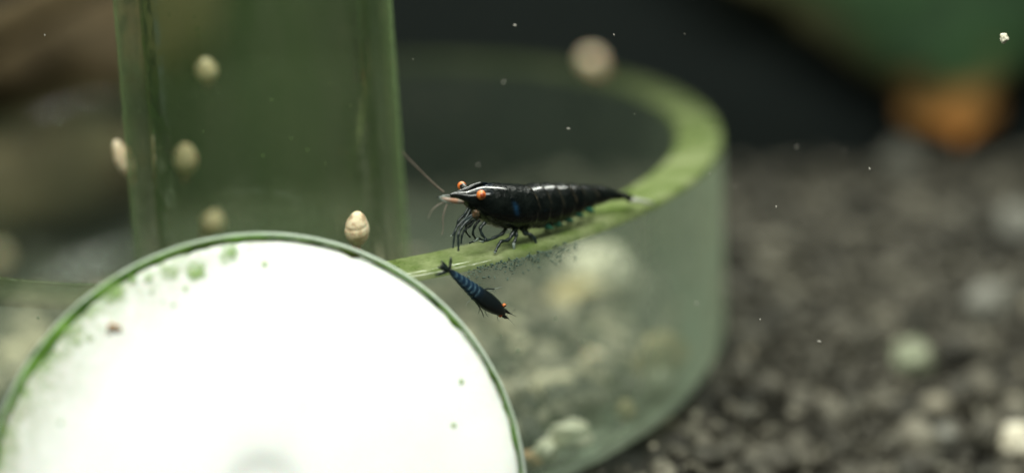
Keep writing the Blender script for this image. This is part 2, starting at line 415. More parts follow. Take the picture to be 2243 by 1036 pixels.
# ------------------------------------------------------------------ white disc in the foreground
def build_disc():
    depth = 9.92
    c = at_depth(577, 1086, depth)
    n = (CAM - c).normalized()
    up = (Vector((0, 0, 1)) - n * n.z).normalized(); rt = up.cross(n)
    # radius from the picture
    rad = 578.0 / FPX * depth * (ray(577, 1086).length) ** .5
    root = thing('ceramic_disc', c, 'large white ceramic disc in a clear ring edged with green algae, leaning in the foreground', 'disc')
    def P(r, a, h): return c + (rt * math.cos(a) + up * math.sin(a)) * r + n * h
    def pxy(px, py, h=0): return on_plane(px, py, c + n * h, n)
    NN = 192
    def spin(prof, wob=None):
        v, f = [], []
        for i, (r, h) in enumerate(prof):
            for k in range(NN):
                a = 2 * math.pi * k / NN
                v.append(P(r + (wob(i, a) if wob else 0), a, h))
        for i in range(len(prof) - 1):
            for k in range(NN):
                k2 = (k + 1) % NN; f.append((i * NN + k, (i + 1) * NN + k, (i + 1) * NN + k2, i * NN + k2))
        return v, f
    # plate
    k = NT('white_ceramic')
    sx = k.n('ShaderNodeSeparateXYZ'); k.l(k.coord(), sx.inputs[0])
    at = k.n('ShaderNodeAttribute'); at.attribute_name = 'stain_falloff'
    nz = k.noise(3.2, 6, .65); nf = k.noise(14, 4, .6)
    st = k.math('MULTIPLY', at.outputs['Fac'], k.ramp(nz, [(.3, .25), (.66, 1.0)]))
    st2 = k.math('MULTIPLY', k.math('POWER', at.outputs['Fac'], 2.2), k.ramp(nf, [(.38, 0.0), (.62, 1.0)]))
    c0 = k.mix(k.ramp(k.noise(1.3, 5, .6), [(.38, 0.0), (.66, 1.0)]), (.90, .91, .90), (.83, .845, .835))
    c1 = k.mix(st, c0, (.47, .455, .40))
    c2 = k.mix(k.math('MULTIPLY', st2, .9, clamp=True), c1, (.16, .27, .07))
    plate = k.done(k.principled(c2, .38, .4, bump=nf, bstr=.05, bdist=.01, sss=.15))
    pr = rad * .979
    prof = [(.01, -.045), (.08, -.044), (.16, -.036), (.22, -.020), (.27, -.002), (.32, .012), (.37, .019), (pr * .26, .022), (pr * .4, .022), (pr * .55, .022), (pr * .7, .02), (pr * .78, .02), (pr * .84, .018), (pr * .88, .017), (pr * .92, .015), (pr * .95, .013), (pr * .975, .008), (pr, -.01), (pr, -.09)]
    v, f = spin(prof); o = mesh_obj('plate', v, f, plate, root)
    vals = []
    for r, h in prof:
        for q in range(NN):
            a = 2 * math.pi * q / NN
            ang = math.degrees(a) % 360
            w = max(0, 1 - abs(((ang - 140 + 180) % 360) - 180) / 66)      # algae side, upper left
            edge = max(0, (r / pr - .66) / .34)
            vals.append(min(1, w**.7 * edge**1.1 + .5 * edge**6))  # algae stain, plus a light falloff painted round the whole edge
    attr(o, 'stain_falloff', vals)
    # clear ring round the plate
    ring = film_material('clear_ring', (.66, .76, .64), (.80, .86, .80), .8, .2, 2.0, 2.2, .2, 0, gloss=.02, trans=.3)
    r1, r0 = rad, rad * .984
    v, f = spin([(r0, -.08), (r0, .0), (r0 + .004, .022), ((r0 + r1) / 2, .03), (r1 - .006, .02), (r1, 0), (r1, -.07), (r1 * .985, -.11), (r1 * .9, -.13), (r1 * .4, -.13), (.02, -.13)])
    mesh_obj('clear_ring', v, f, ring, root)
    # algae in the groove
    ka = NT('groove_algae'); nz = ka.noise(4, 5, .65); n2 = ka.noise(1.1, 3)
    ca = ka.mix(ka.ramp(nz, [(.35, 0.0), (.65, 1.0)]), (.02, .05, .008), (.15, .30, .045))
    ca = ka.mix(ka.ramp(n2, [(.5, 0.0), (.68, .75)]), ca, (.05, .028, .008))
    ag = ka.done(ka.principled(ca, .8, .2, bump=nz, bstr=.7, bdist=.03))
    def wob(i, a):
        ang = math.degrees(a) % 360
        w = max(0, 1 - abs(((ang - 135 + 180) % 360) - 180) / 75)
        wd = .009 + .024 * w**1.3 + .012 * max(0, noise.noise(Vector((math.cos(a) * 5, math.sin(a) * 5, 1))))
        jag = .024 * noise.noise(Vector((math.cos(a) * 30, math.sin(a) * 30, 4 + i))) + .030 * noise.noise(Vector((math.cos(a) * 14, math.sin(a) * 9, 2 + (i > 1))))
        return {0: -wd * 1.25 + jag, 1: -wd * .5, 2: wd * .35, 3: wd * .8 + jag * .5}[i]
    v, f = spin([(rad * .979, .012), (rad * .979, .034), (rad * .979, .04), (rad * .979, .02)], wob)
    mesh_obj('algae_ring', v, f, ag, root)
    # round algae spots
    ks = NT('spot_algae'); nz = ks.noise(7, 4)
    at = ks.n('ShaderNodeAttribute'); at.attribute_name = 'rim'
    csp = ks.mix(ks.ramp(nz, [(.3, 0.0), (.7, 1.0)]), (.16, .30, .07), (.34, .48, .18))
    al = ks.math('SUBTRACT', 1.0, ks.math('MULTIPLY', at.outputs['Fac'], ks.ramp(nz, [(.3, .5), (.7, 1.1)])), clamp=True)
    al = ks.math('MULTIPLY', al, ks.ramp(ks.noise(11, 5, .7), [(.36, .25), (.62, .95)]))
    spot = ks.done(ks.principled(csp, .8, .2, alpha=al))
    for i, (x, y, r) in enumerate([(505, 557, 19), (430, 593, 21), (374, 594, 18), (240, 640, 27), (150, 727, 12), (322, 610, 9), (290, 614, 8), (332, 640, 6), (406, 632, 6), (580, 578, 7), (993, 930, 6), (1011, 836, 6), (133, 926, 5), (170, 748, 7), (195, 739, 8), (358, 661, 4), (380, 668, 4)]):
        cc = pxy(x, y, .024); R = r / FPX * depth; v = [cc + n * .012]; rr = [0.0]
        for ring_i, q in enumerate((.4, .75, 1.25)):
            for kx in range(18):
                a = 2 * math.pi * kx / 18
                w = 1 + .5 * noise.noise(Vector((math.cos(a) * 1.5 + i * 5, math.sin(a) * 1.5, ring_i * .3)))
                v.append(cc + (rt * math.cos(a) + up * math.sin(a)) * (R * q * w) + n * (.011 - .009 * q)); rr.append([.0, .35, 1.0][ring_i])
        f = [(0, 1 + kx, 1 + (kx + 1) % 18) for kx in range(18)]
        for g in range(2):
            for kx in range(18):
                a0 = 1 + g * 18 + kx; a1 = 1 + g * 18 + (kx + 1) % 18; f.append((a0, a0 + 18, a1 + 18, a1))
        o = mesh_obj('algae_spot', v, f, spot, root); attr(o, 'rim', rr)
    # brown bent bit of debris on the plate
    md = mat_rock('brown_debris', (.40, .22, .10), (.52, .32, .16), 20)
    a = tube([pxy(236, 731, .04), pxy(240, 712, .05), pxy(247, 708, .055)], [.006, .010, .012], 7)
    b = tube([pxy(238, 709, .05), pxy(252, 714, .055), pxy(266, 718, .045)], [.010, .017, .008], 7)
    o = mesh_obj('debris_bit', *join([a, b]), md)
    tag(o, 'tiny bent brown bit of debris lying on the white disc', 'debris')
    return root
build_disc()

# ------------------------------------------------------------------ shrimp
k = NT('black_shell')
at = k.n('ShaderNodeAttribute'); at.attribute_name = 'band'
nz = k.noise(9, 4); nb = k.noise(3.5, 3)
c = k.mix(k.ramp(nz, [(.35, 0.0), (.7, 1.0)]), (.0015, .0024, .0026), (.0055, .0075, .0065))
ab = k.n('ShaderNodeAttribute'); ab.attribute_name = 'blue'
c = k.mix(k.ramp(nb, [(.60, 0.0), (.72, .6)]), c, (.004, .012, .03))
c = k.mix(ab.outputs['Fac'], c, (.012, .06, .14))  # blue highlight on the carapace side, put into the shell colour
c = k.mix(k.math('MULTIPLY', at.outputs['Fac'], k.ramp(k.noise(11, 3), [(.42, .05), (.6, 1.0)])), c, (.15, .12, .075))  # thin highlights at the segment edges, painted as pale lines
M_SHELL = k.done(k.principled(c, k.math('MULTIPLY_ADD', nz, .3, .14), .10, coat=.45, bump=k.noise(20, 4), bstr=.6, bdist=.02))
k = NT('blue_black_shell')
at = k.n('ShaderNodeAttribute'); at.attribute_name = 'band'
ab = k.n('ShaderNodeAttribute'); ab.attribute_name = 'blue'
nz = k.noise(16, 4)
c = k.mix(ab.outputs['Fac'], (.004, .007, .009), (.008, .025, .052))
c = k.mix(k.math('MULTIPLY', at.outputs['Fac'], k.ramp(nz, [(.35, .25), (.6, 1.0)])), c, (.12, .22, .27))
M_SHELL2 = k.done(k.principled(c, .32, .5, coat=.2, bump=nz, bstr=.15, bdist=.01))
def simple(name, c1, c2, rough=.4, scale=12, alpha=None, sss=0):
    k = NT(name); c = k.mix(k.ramp(k.noise(scale, 4), [(.35, 0.0), (.65, 1.0)]), c1, c2)
    return k.done(k.principled(c, rough, .5, alpha=alpha, sss=sss))
M_EYE = simple('orange_eye', (.58, .14, .028), (.68, .20, .045), .35, 18, sss=.2)
M_PUPIL = simple('dark_orange_pupil', (.20, .03, .008), (.26, .045, .010), .3)
M_STALK = simple('eye_stalk_black', (.006, .007, .008), (.015, .014, .012), .3)
M_LEG = simple('dark_green_leg', (.004, .008, .009), (.016, .028, .028), .35, alpha=.9)
M_LEGTIP = simple('pale_leg_tip', (.16, .21, .18), (.28, .31, .27), .4, alpha=.75)
M_SCALE = simple('pinkish_scale', (.40, .19, .11), (.30, .27, .23), .4, 14)
M_ANT = simple('pale_antenna', (.20, .15, .12), (.30, .24, .2), .5, alpha=.75)
M_FRINGE = simple('blue_green_swimmeret', (.012, .06, .045), (.04, .19, .13), .4)
M_CLEAR = simple('clear_tail_tip', (.55, .55, .5), (.42, .43, .38), .3, alpha=.85)
M_SPOT = simple('orange_mouth_patch', (.11, .045, .014), (.03, .028, .014), .5, 20)

P0 = on_z(1135, 528, GH)
tng = Vector((P0.y, -P0.x, 0)).normalized()              # along the rim, to the viewer's left
if tng.x > 0: tng = -tng
LAT = Vector((-tng.y, tng.x, 0))
if LAT.y > 0: LAT = -LAT                                  # towards the camera
def sag(px, py, off=0.0): return on_plane(px, py, P0 + LAT * off, LAT)

def body_rings(stations, up_pts, nseg, sub, width_fn):
    pass
def adult():
    root = thing('adult_shrimp', P0, 'black adult dwarf shrimp with orange eyes walking along the green dish rim', 'shrimp')
    st = [(986, 425.5, 428.5, .006), (996, 421, 433, .03), (1008, 418.5, 441, .06), (1020, 416.5, 452, .09), (1032, 412, 465, .115), (1046, 407, 479, .135), (1062, 403.5, 490, .155), (1085, 402, 499, .175), (1110, 403, 503, .185), (1140, 405, 503, .185), (1165, 404.5, 500, .18), (1190, 402.5, 497, .17), (1215, 402, 490, .16), (1245, 402.5, 478, .145), (1275, 404.5, 464, .125), (1305, 407, 450, .105), (1328, 410, 442, .09), (1344, 415, 438.5, .075), (1354, 422, 438, .06)]
    rows = smooth_path(st, 8)
    joints = [1150, 1178, 1206, 1236, 1262, 1290, 1322]
    v, band, blue = [], [], []; n = 28
    for x, t, b, w in rows:
        T, B = sag(x, t), sag(x, b); cen = (T + B) / 2; up = (T - B) / 2
        s, bd = 1.0, 0.0
        xe = x
        for i, j in enumerate(joints):
            nxt = joints[i + 1] if i + 1 < len(joints) else 1356
            if j <= x < nxt: s = .945 + .085 * ((x - j) / (nxt - j))
        for kx in range(n):
            a = 2 * math.pi * kx / n
            cz, sz = math.cos(a), math.sin(a)
            # sides a little flattened, belly narrower than the back
            e = math.copysign(abs(sz) ** .85, sz); g = math.copysign(abs(cz) ** .95, cz)
            ww = w * (1.0 if cz > 0 else 1 - .25 * cz * cz)
            # hind edges of the segments sweep back down the flank
            sl = 0.0
            v.append(cen + up * (g * s) + LAT * (e * ww * s))
            xx = x - 14 * (1 - cz) * .5
            bb = 0.0
            for j in joints[:-1]:
                dd = abs(xx - j)
                if dd < 2.2: bb = max(bb, (1 - dd / 2.2)) * max(0, .25 + .75 * cz) 
            band.append(bb * (.55 if cz > .2 else .25))
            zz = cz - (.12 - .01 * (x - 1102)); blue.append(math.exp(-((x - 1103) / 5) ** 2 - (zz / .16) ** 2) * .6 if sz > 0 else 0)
    f = [(i * n + kx, i * n + (kx + 1) % n, (i + 1) * n + (kx + 1) % n, (i + 1) * n + kx) for i in range(len(rows) - 1) for kx in range(n)]
    f.append(tuple(reversed(range(n)))); f.append(tuple((len(rows) - 1) * n + kx for kx in range(n)))
    o = mesh_obj('body', v, f, M_SHELL, root); attr(o, 'band', band); attr(o, 'blue', blue)
    # rostrum ridge
    rs = [(1066, 402.5), (1050, 403.5), (1036, 408.5), (1022, 416), (1006, 420.5), (990, 424.5)]
    mesh_obj('rostrum', *tube([sag(*p) for p in rs], [.012, .018, .02, .02, .014, .004], 8), M_SHELL, root)
    attr(root.children[-1], 'band', [0.0] * len(root.children[-1].data.vertices))
    # eyes on stalks
    up = Vector((0, 0, 1))
    for (x, y, off, r) in ((1054, 427, .14, .037), (1011.5, 407.5, -.14, .036)):
        c = sag(x, y, off)
        e = mesh_obj('eye', *ellipsoid(c, Vector((r, 0, 0)), Vector((0, r, 0)), Vector((0, 0, r))), M_EYE, root)
        out = (LAT * (1 if off > 0 else -1) + up * .12 + tng * .25).normalized()
        if off < 0: out = (-LAT * .6 - up * .75 - tng * .35).normalized()
        b1 = out.orthogonal().normalized(); b2 = out.cross(b1)
        q = .56 if off > 0 else .9
        mesh_obj('pupil', *ellipsoid(c + out * (r * (.76 if off > 0 else .35)), b1 * (r * q), b2 * (r * q), out * (r * (.36 if off > 0 else .72)), ICO2), M_PUPIL if off > 0 else M_STALK, e)
        s0 = sag(x - 2 if off > 0 else x + 14, y + 3 if off > 0 else y + 14, off * .45)
        mesh_obj('eye_stalk', *tube([s0, (s0 + c) / 2, c - out * (r * .3)], [.03, .028, .03], 10), M_STALK, root)
    # feeler scales beside the mouth
    def blade(name, pts, widths, thick, mat, parent, side):
        """flat tapered blade along pts, wide in direction side"""
        parts_v, ff = [], []; nn = 8
        for i, p in enumerate(pts):
            t = (pts[min(i + 1, len(pts) - 1)] - pts[max(i - 1, 0)]).normalized()
            s = (side - t * side.dot(t)).normalized(); b = t.cross(s)
            for kx in range(nn):
                a = 2 * math.pi * kx / nn
                parts_v.append(p + s * (math.cos(a) * widths[i]) + b * (math.sin(a) * thick))
        for i in range(len(pts) - 1):
            for kx in range(nn):
                ff.append((i * nn + kx, i * nn + (kx + 1) % nn, (i + 1) * nn + (kx + 1) % nn, (i + 1) * nn + kx))
        ff.append(tuple(reversed(range(nn)))); ff.append(tuple((len(pts) - 1) * nn + kx for kx in range(nn)))
        return mesh_obj(name, parts_v, ff, mat, parent)
    adult.blade = blade
    blade('feeler_scale', [sag(1014, 443, .07), sag(1000, 441, .09), sag(985, 438.5, .10), sag(968, 434, .11)], [.012, .020, .017, .006], .012, M_SCALE, root, up)
    blade('feeler_scale', [sag(1008, 432, -.02), sag(990, 431, -.02), sag(975, 430.5, -.02), sag(960, 432, .02)], [.012, .02, .016, .006], .012, M_STALK, root, up)
    blade('feeler_scale', [sag(985, 431, .03), sag(972, 430, .04), sag(962, 433, .05), sag(972, 441, .06), sag(988, 446, .07)], [.007, .008, .008, .008, .006], .008, M_LEGTIP, root, up)
    # antennae
    def thread(name, pp, r0, r1, mat, off=0.0):
        q = smooth_path([(*p, ) for p in pp], 6); P = [sag(a, b, off) for a, b in q]
        return mesh_obj(name, *tube(P, [r0 + (r1 - r0) * i / (len(P) - 1) for i in range(len(P))], 6), mat, root)
    thread('antenna', [(972, 421), (955, 407), (935, 388), (912, 365), (893, 346), (882, 333)], .0075, .0045, M_ANT, .03)
    thread('antenna', [(980, 446), (974, 460), (970, 480), (971, 497), (968, 515)], .005, .003, M_ANT, .1)
    thread('antenna', [(974, 442), (958, 450), (945, 462), (938, 478)], .0035, .002, M_ANT, .1)
    # orange patch by the mouth
    c = sag(1042, 470, .15)
    mesh_obj('mouth_patch', *blob(c, .026, .012, .038, .3, 2, 3, ICO2), M_SPOT, root)
    # legs: (points, offset, radii, material split)
    def leg(name, pp, off, r0, r1, tip=None, n=7):
        q = smooth_path([(*p, ) for p in pp], 5)
        offs = np.linspace(off * .6, off, len(q)); L = len(q)
        P = [sag(a, b, o_) for (a, b), o_ in zip(q, offs)]
        rad = []
        for i in range(L):
            t = i / (L - 1); bulge = 1 + .18 * math.cos(t * (len(pp) - 1) * 2 * math.pi)
            rad.append((r0 + (r1 - r0) * t) * bulge * .68)
        lg = mesh_obj(name, *tube(P, rad, n), M_LEG, root)
        if tip:
            Q = [P[-1]] + [sag(a, b, off) for a, b in tip]
            mesh_obj('foot_tip', *tube(Q, [r1 * .9] + [r1 * .55] * (len(Q) - 2) + [r1 * .25], 6), M_LEGTIP, lg)
    leg('walking_leg', [(1128, 500), (1121, 515), (1112, 526), (1098, 529), (1092, 537), (1085, 551)], .16, .026, .016, [(1083, 556)])
    leg('walking_leg', [(1131, 501), (1131, 515), (1128, 527), (1125, 532)], .14, .024, .017, [(1126, 545), (1128, 568), (1126, 590)])
    leg('walking_leg', [(1142, 500), (1150, 511), (1162, 514), (1171, 522), (1175, 537), (1178, 548)], .16, .026, .014, [(1184, 540), (1193, 546)])
    leg('walking_leg', [(1150, 500), (1160, 516), (1168, 530), (1176, 548), (1179, 560)], .1, .02, .01, [(1174, 568), (1169, 578)])
    leg('walking_leg', [(1108, 500), (1100, 512), (1085, 520), (1064, 527), (1048, 522)], .10, .024, .013, [(1038, 530)])
    # clawed front legs, busy under the mouth
    leg('clawed_leg', [(1062, 488), (1052, 500), (1056, 514), (1064, 524), (1058, 530)], .17, .022, .012, [(1050, 528)])
    leg('clawed_leg', [(1040, 472), (1022, 486), (1010, 500), (1004, 515), (1004, 530), (1004, 550)], .16, .022, .012)
    leg('clawed_leg', [(1036, 470), (1016, 482), (1004, 494), (997, 508), (994, 528), (992, 543)], .12, .02, .010)
    leg('clawed_leg', [(1030, 466), (1014, 474), (1004, 484), (1000, 498), (990, 516)], .05, .02, .009, [(986, 519)])
    leg('clawed_leg', [(1044, 476), (1030, 494), (1018, 504), (1012, 516), (1010, 534)], .10, .018, .010)
    leg('clawed_leg', [(1050, 482), (1040, 496), (1036, 512), (1042, 526), (1028, 532)], .06, .018, .010)
    leg('clawed_leg', [(1046, 480), (1024, 490), (1020, 506), (1030, 520)], .02, .018, .010)
    leg('mouth_feeler', [(1030, 460), (1022, 474), (1014, 486), (1010, 494)], .10, .018, .010)
    leg('mouth_feeler', [(1026, 456), (1018, 468), (1018, 480)], .06, .016, .010)
    # swimmerets: fringed flaps under the abdomen
    for i, (x, yb) in enumerate([(1196, 498), (1217, 492), (1240, 482), (1263, 471), (1286, 461)]):
        for off in (.09, -.09):
            pts_ = [sag(x - 4, yb - 16, off), sag(x + 2, yb - 4, off * 1.1), sag(x + 8, yb + 1, off * 1.1), sag(x + 16, yb + 1.5, off)]
            blade('swimmeret', pts_, [.03, .034, .024, .008], .012, M_FRINGE if off > 0 else M_LEG, root, tng)
    # tail fan
    t0 = sag(1346, 428)
    for (x, y, off, w, dark) in ((1390, 437.5, 0, .026, .9), (1388, 438, .09, .030, 1), (1386, 438.5, -.08, .03, 1), (1382, 439.5, .13, .03, 1)):
        e = sag(x, y, off); mid = (t0 * .45 + e * .55) + up * .02
        blade('tail_blade', [t0 + LAT * off * .3, t0 * .7 + mid * .3 + LAT * off * .1, mid, mid * .4 + e * .6, e], [.03, w * 1.15, w * 1.2, w, w * .35], .010, M_SHELL, root, (up * .8 + LAT * .6).normalized())
        o = root.children[-1]
        attr(o, 'band', [.15 + .2 * (i % 3 == 0) for i in range(len(o.data.vertices))])
    blade('tail_tip', [sag(1378, 437, .03), sag(1395, 439, .03), sag(1412, 441.5, .04), sag(1433, 446, .04)], [.024, .020, .016, .010], .009, M_CLEAR, root, up)
    blade('tail_tip', [sag(1376, 439, .10), sag(1392, 440.5, .10), sag(1408, 442, .10)], [.018, .012, .004], .006, M_CLEAR, root, up)
    return root
adult()
blade = adult.blade

def juvenile():
    q = on_cyl(1045, 640, 0, 0, GR)
    nrm = Vector((q.x, q.y, 0)).normalized()
    root = thing('young_shrimp', q + nrm * .05, 'small blue-black young shrimp with pale blue bands clinging to the outside of the dish wall', 'shrimp')
    def pl(x, y, h=0.0): return on_plane(x, y, q + nrm * (.075 + h), nrm)
    ax = [(984, 591, 4.5), (994, 600, 7.5), (1006, 610, 10), (1018, 620, 12.5), (1030, 630, 14.5), (1042, 640, 16.5), (1054, 650, 18.5), (1066, 659, 19.5), (1077, 667, 18.5), (1087, 674, 16), (1095, 680, 12.5), (1101, 684.5, 8.5), (1105, 687.5, 4)]
    rows = smooth_path(ax, 7); n = 24
    PX = 1 / FPX * (q - CAM).dot(F_)
    v, band, blue = [], [], []
    joints = [997, 1007, 1016, 1025, 1033, 1041]
    dirv = (pl(1095, 680) - pl(994, 600)).normalized(); side = nrm.cross(dirv).normalized()
    for x, y, w in rows:
        c = pl(x, y); W_ = w * PX; s = 1.0
        for i, j in enumerate(joints):
            nx_ = joints[i + 1] if i + 1 < len(joints) else 1051
            if j <= x < nx_: s = 1.05 - .09 * ((x - j) / (nx_ - j))
        for kx in range(n):
            a = 2 * math.pi * kx / n; ca, sa = math.cos(a), math.sin(a)
            v.append(c + side * (W_ * s * ca) + nrm * (W_ * s * .85 * sa))
            xx = x + 4.5 * ca * ca
            bb = 0
            for j in joints:
                d = abs(xx - j)
                if d < 1.3: bb = max(bb, 1 - d / 1.3)
            band.append(bb * (.8 if sa > -.2 else 0) * (1 if x < 1046 else .4)); blue.append(max(0, min(1, (1052 - x) / 22)) * max(0, min(1, (x - 984) / 12)))
    f = [(i * n + kx, i * n + (kx + 1) % n, (i + 1) * n + (kx + 1) % n, (i + 1) * n + kx) for i in range(len(rows) - 1) for kx in range(n)]
    f.append(tuple(reversed(range(n)))); f.append(tuple((len(rows) - 1) * n + kx for kx in range(n)))
    o = mesh_obj('body', v, f, M_SHELL2, root); attr(o, 'band', band); attr(o, 'blue', blue)
    for (x, y) in ((1104.5, 668.5), (1095.5, 690.5)):
        r = 4.6 * PX; c = pl(x, y, .01)
        e = mesh_obj('eye', *ellipsoid(c, Vector((r, 0, 0)), Vector((0, r, 0)), Vector((0, 0, r)), ICO2), M_EYE, root)
        mesh_obj('pupil', *ellipsoid(c + nrm * r * .75 - side * (0), side * r * .5, dirv * r * .5, nrm * r * .35, ICO2), M_STALK if y < 680 else M_PUPIL, e)
    def bl(name, pp, ws, mat=M_LEG, th=.012, h=0.0):
        o = blade(name, [pl(a, b, h) for a, b in pp], [w * PX for w in ws], th, mat, root, side if name != 'tail_blade' else (nrm.cross((pl(*pp[-1]) - pl(*pp[0])).normalized())))
        return o
    bl('feeler_scale', [(1098, 675), (1106, 680), (1113, 684.5), (1120, 688)], [3.5, 4.2, 3.0, .8], M_STALK, .014)
    bl('feeler_scale', [(1095, 685), (1101, 690), (1107, 694.5), (1113, 697)], [3.2, 4.2, 4.0, 1.2], M_STALK, .014)
    for pp in ([(984, 592), (986, 582), (987.5, 572), (987.5, 563.5)], [(983, 592), (977, 584), (972, 578), (966.5, 571.5)], [(982, 593), (974, 590), (967, 587), (959, 584.5)], [(982, 594), (972, 597), (963, 600), (953.5, 602.5)]):
        bl('tail_blade', pp, [2.6, 3.8, 3.6, 1.6], M_LEG, .008)
    bl('tail_blade', [(984, 592), (977, 588), (971, 584), (965, 580)], [3, 4.5, 4, 2], M_LEG, .01, .004)
    def th(name, pp, r0, r1, mat=M_LEG):
        P = [pl(*p) for p in smooth_path(pp, 4)]
        mesh_obj(name, *tube(P, [(r0 + (r1 - r0) * i / (len(P) - 1)) * PX for i in range(len(P))], 6), mat, root)
    th('leg', [(1058, 634), (1066, 632.5), (1076, 632.5), (1083, 633)], 1.5, 1.5); th('leg', [(1082, 633), (1090, 631), (1098, 628.5)], 1.1, .5, M_LEGTIP)
    th('leg', [(1044, 664), (1050, 673), (1056, 683), (1059.5, 694)], 1.5, .8)
    th('leg', [(1036, 652), (1030, 658), (1024, 663), (1020, 670)], .9, .4, M_LEGTIP)
    th('leg', [(1070, 638), (1078, 636), (1086, 640)], 1.0, .5, M_LEGTIP)
    th('leg', [(1050, 670), (1050, 680), (1046, 688)], 1.0, .4)
    th('leg', [(1062, 676), (1064, 686), (1070, 694)], 1.0, .4, M_LEGTIP)
    th('leg', [(1090, 690), (1090, 698), (1094, 704)], .8, .4, M_LEGTIP)
    th('antenna', [(1117, 686), (1124, 690), (1131, 693)], .9, .4)
    th('antenna', [(1120, 686), (1125, 681), (1130, 675.5)], .7, .35)
    th('antenna', [(1112, 697), (1120, 704), (1126, 712)], .5, .25, M_LEGTIP)
juvenile()

# ------------------------------------------------------------------ snails
k = NT('pale_snail_shell'); nz = k.noise(9, 5, .6)
c = k.mix(k.ramp(nz, [(.35, 0.0), (.65, 1.0)]), (.66, .52, .34), (.82, .70, .50))
c = k.mix(k.ramp(k.noise(13, 3), [(.50, 0.0), (.66, .7)]), c, (.32, .19, .09))
M_SNAIL = k.done(k.principled(c, .35, .5, bump=nz, bstr=.2, bdist=.01, sss=.2))
M_FOOT = simple('pinkish_snail_foot', (.52, .26, .18), (.42, .24, .14), .4, sss=.3)
def snail(c, nrm, head, L, wd, label, group='pale snails'):
    """an egg-shaped spiral shell over a soft foot; c lies on the surface it crawls on"""
    nrm = nrm.normalized(); head = (head - nrm * head.dot(nrm)).normalized(); sd = nrm.cross(head)
    root = thing('snail', c, label, 'snail', group)
    # spiral shell: a growing tube wound about an axis leaning back from the head
    axis = (-head * .9 + nrm * .25).normalized(); e1 = (nrm - axis * nrm.dot(axis)).normalized(); e2 = axis.cross(e1)
    v, f = [], []; steps, n = 30, 20
    base = c + nrm * (wd * .46) + axis * (-L * .46)
    for i in range(steps + 1):
        t = i / steps
        r = (math.sin(math.pi * min(1, t * .93 + .05)) ** .5) * (1.0 - .16 * max(0, t - .38) / .62)
        for q in range(n):
            a = 2 * math.pi * q / n
            ph = (t * 3.1 - a / (2 * math.pi)) % 1.0          # the seam winds round as a spiral
            g = 1 - (.07 * math.exp(-((min(ph, 1 - ph)) / .10) ** 2) if .3 < t < .97 else 0)
            v.append(base + axis * (L * .98 * t) + (e1 * math.cos(a) + e2 * math.sin(a)) * (wd * .5 * r * g))
    for i in range(steps):
        for q in range(n):
            f.append((i * n + q, i * n + (q + 1) % n, (i + 1) * n + (q + 1) % n, (i + 1) * n + q))
    f.append(tuple(reversed(range(n)))); f.append(tuple(steps * n + q for q in range(n)))
    mesh_obj('shell', v, f, M_SNAIL, root)
    fv, ff = ellipsoid(c + nrm * (wd * .10) + head * L * .12, head * (L * .42), sd * (wd * .24), nrm * (wd * .12), ICO2)
    hv, hf = ellipsoid(c + nrm * (wd * .16) + head * L * .55, head * (L * .14), sd * (wd * .17), nrm * (wd * .14), ICO2)
    t1 = tube([c + nrm * wd * .22 + head * L * .6 + sd * wd * .1, c + nrm * wd * .3 + head * L * .82 + sd * wd * .25], [wd * .03, wd * .012], 6)
    t2 = tube([c + nrm * wd * .22 + head * L * .6 - sd * wd * .1, c + nrm * wd * .3 + head * L * .82 - sd * wd * .25], [wd * .03, wd * .012], 6)
    mesh_obj('foot', *join([(fv, ff), (hv, hf), t1, t2]), M_FOOT, root)
def on_tube(px, py, far, r=None):
    r = TR if r is None else r; d = 0
    for _ in range(3):
        cx = TX + .042 * d; p = on_cyl(px, py, cx, TY, r * (1 - .020 * d), far); d = p.z - 2.25
    return p, Vector((p.x - cx, p.y - TY, 0)).normalized()
up = Vector((0, 0, 1))
p, nn = on_tube(767, 497, False); snail(p, nn, Vector((.1, 0, -1)), .31, .205, 'pale snail with pinkish foot on the front of the tube, just above the white disc')
p, nn = on_tube(440, 152, True, TR - TT); snail(p, -nn, Vector((.3, 0, -1)), .22, .2, 'blurred pale snail highest on the tube')
p, nn = on_tube(386, 347, True, TR - TT); snail(p, -nn, Vector((.4, 0, -1)), .29, .22, 'large blurred pale snail halfway down the left part of the tube')
p, nn = on_tube(452, 484, True, TR - TT); snail(p, -nn, Vector((-.7, 0, -1)), .23, .22, 'blurred pale snail low on the tube, above the top of the white disc')
p, nn = on_tube(288, 348, True); snail(p, nn, Vector((.1, 0, -1)), .34, .15, 'narrow pale snail on the left edge of the tube')
p = on_z(1297, 158, GH); snail(p, up, Vector((.6, -1, 0)), 0.31, .28, 'blurred cream snail on the far rim of the glass dish')
p = on_z(-2, 590, FLOOR_Z); snail(p, up, Vector((.1, -1, 0)), .36, .34, 'pale snail at the left edge of the picture inside the dish')
p = on_z(1300, 800, FLOOR_Z); snail(p, up, Vector((-1, .4, 0)), .22, .18, 'small cream and brown snail on the dish floor seen through the front wall')

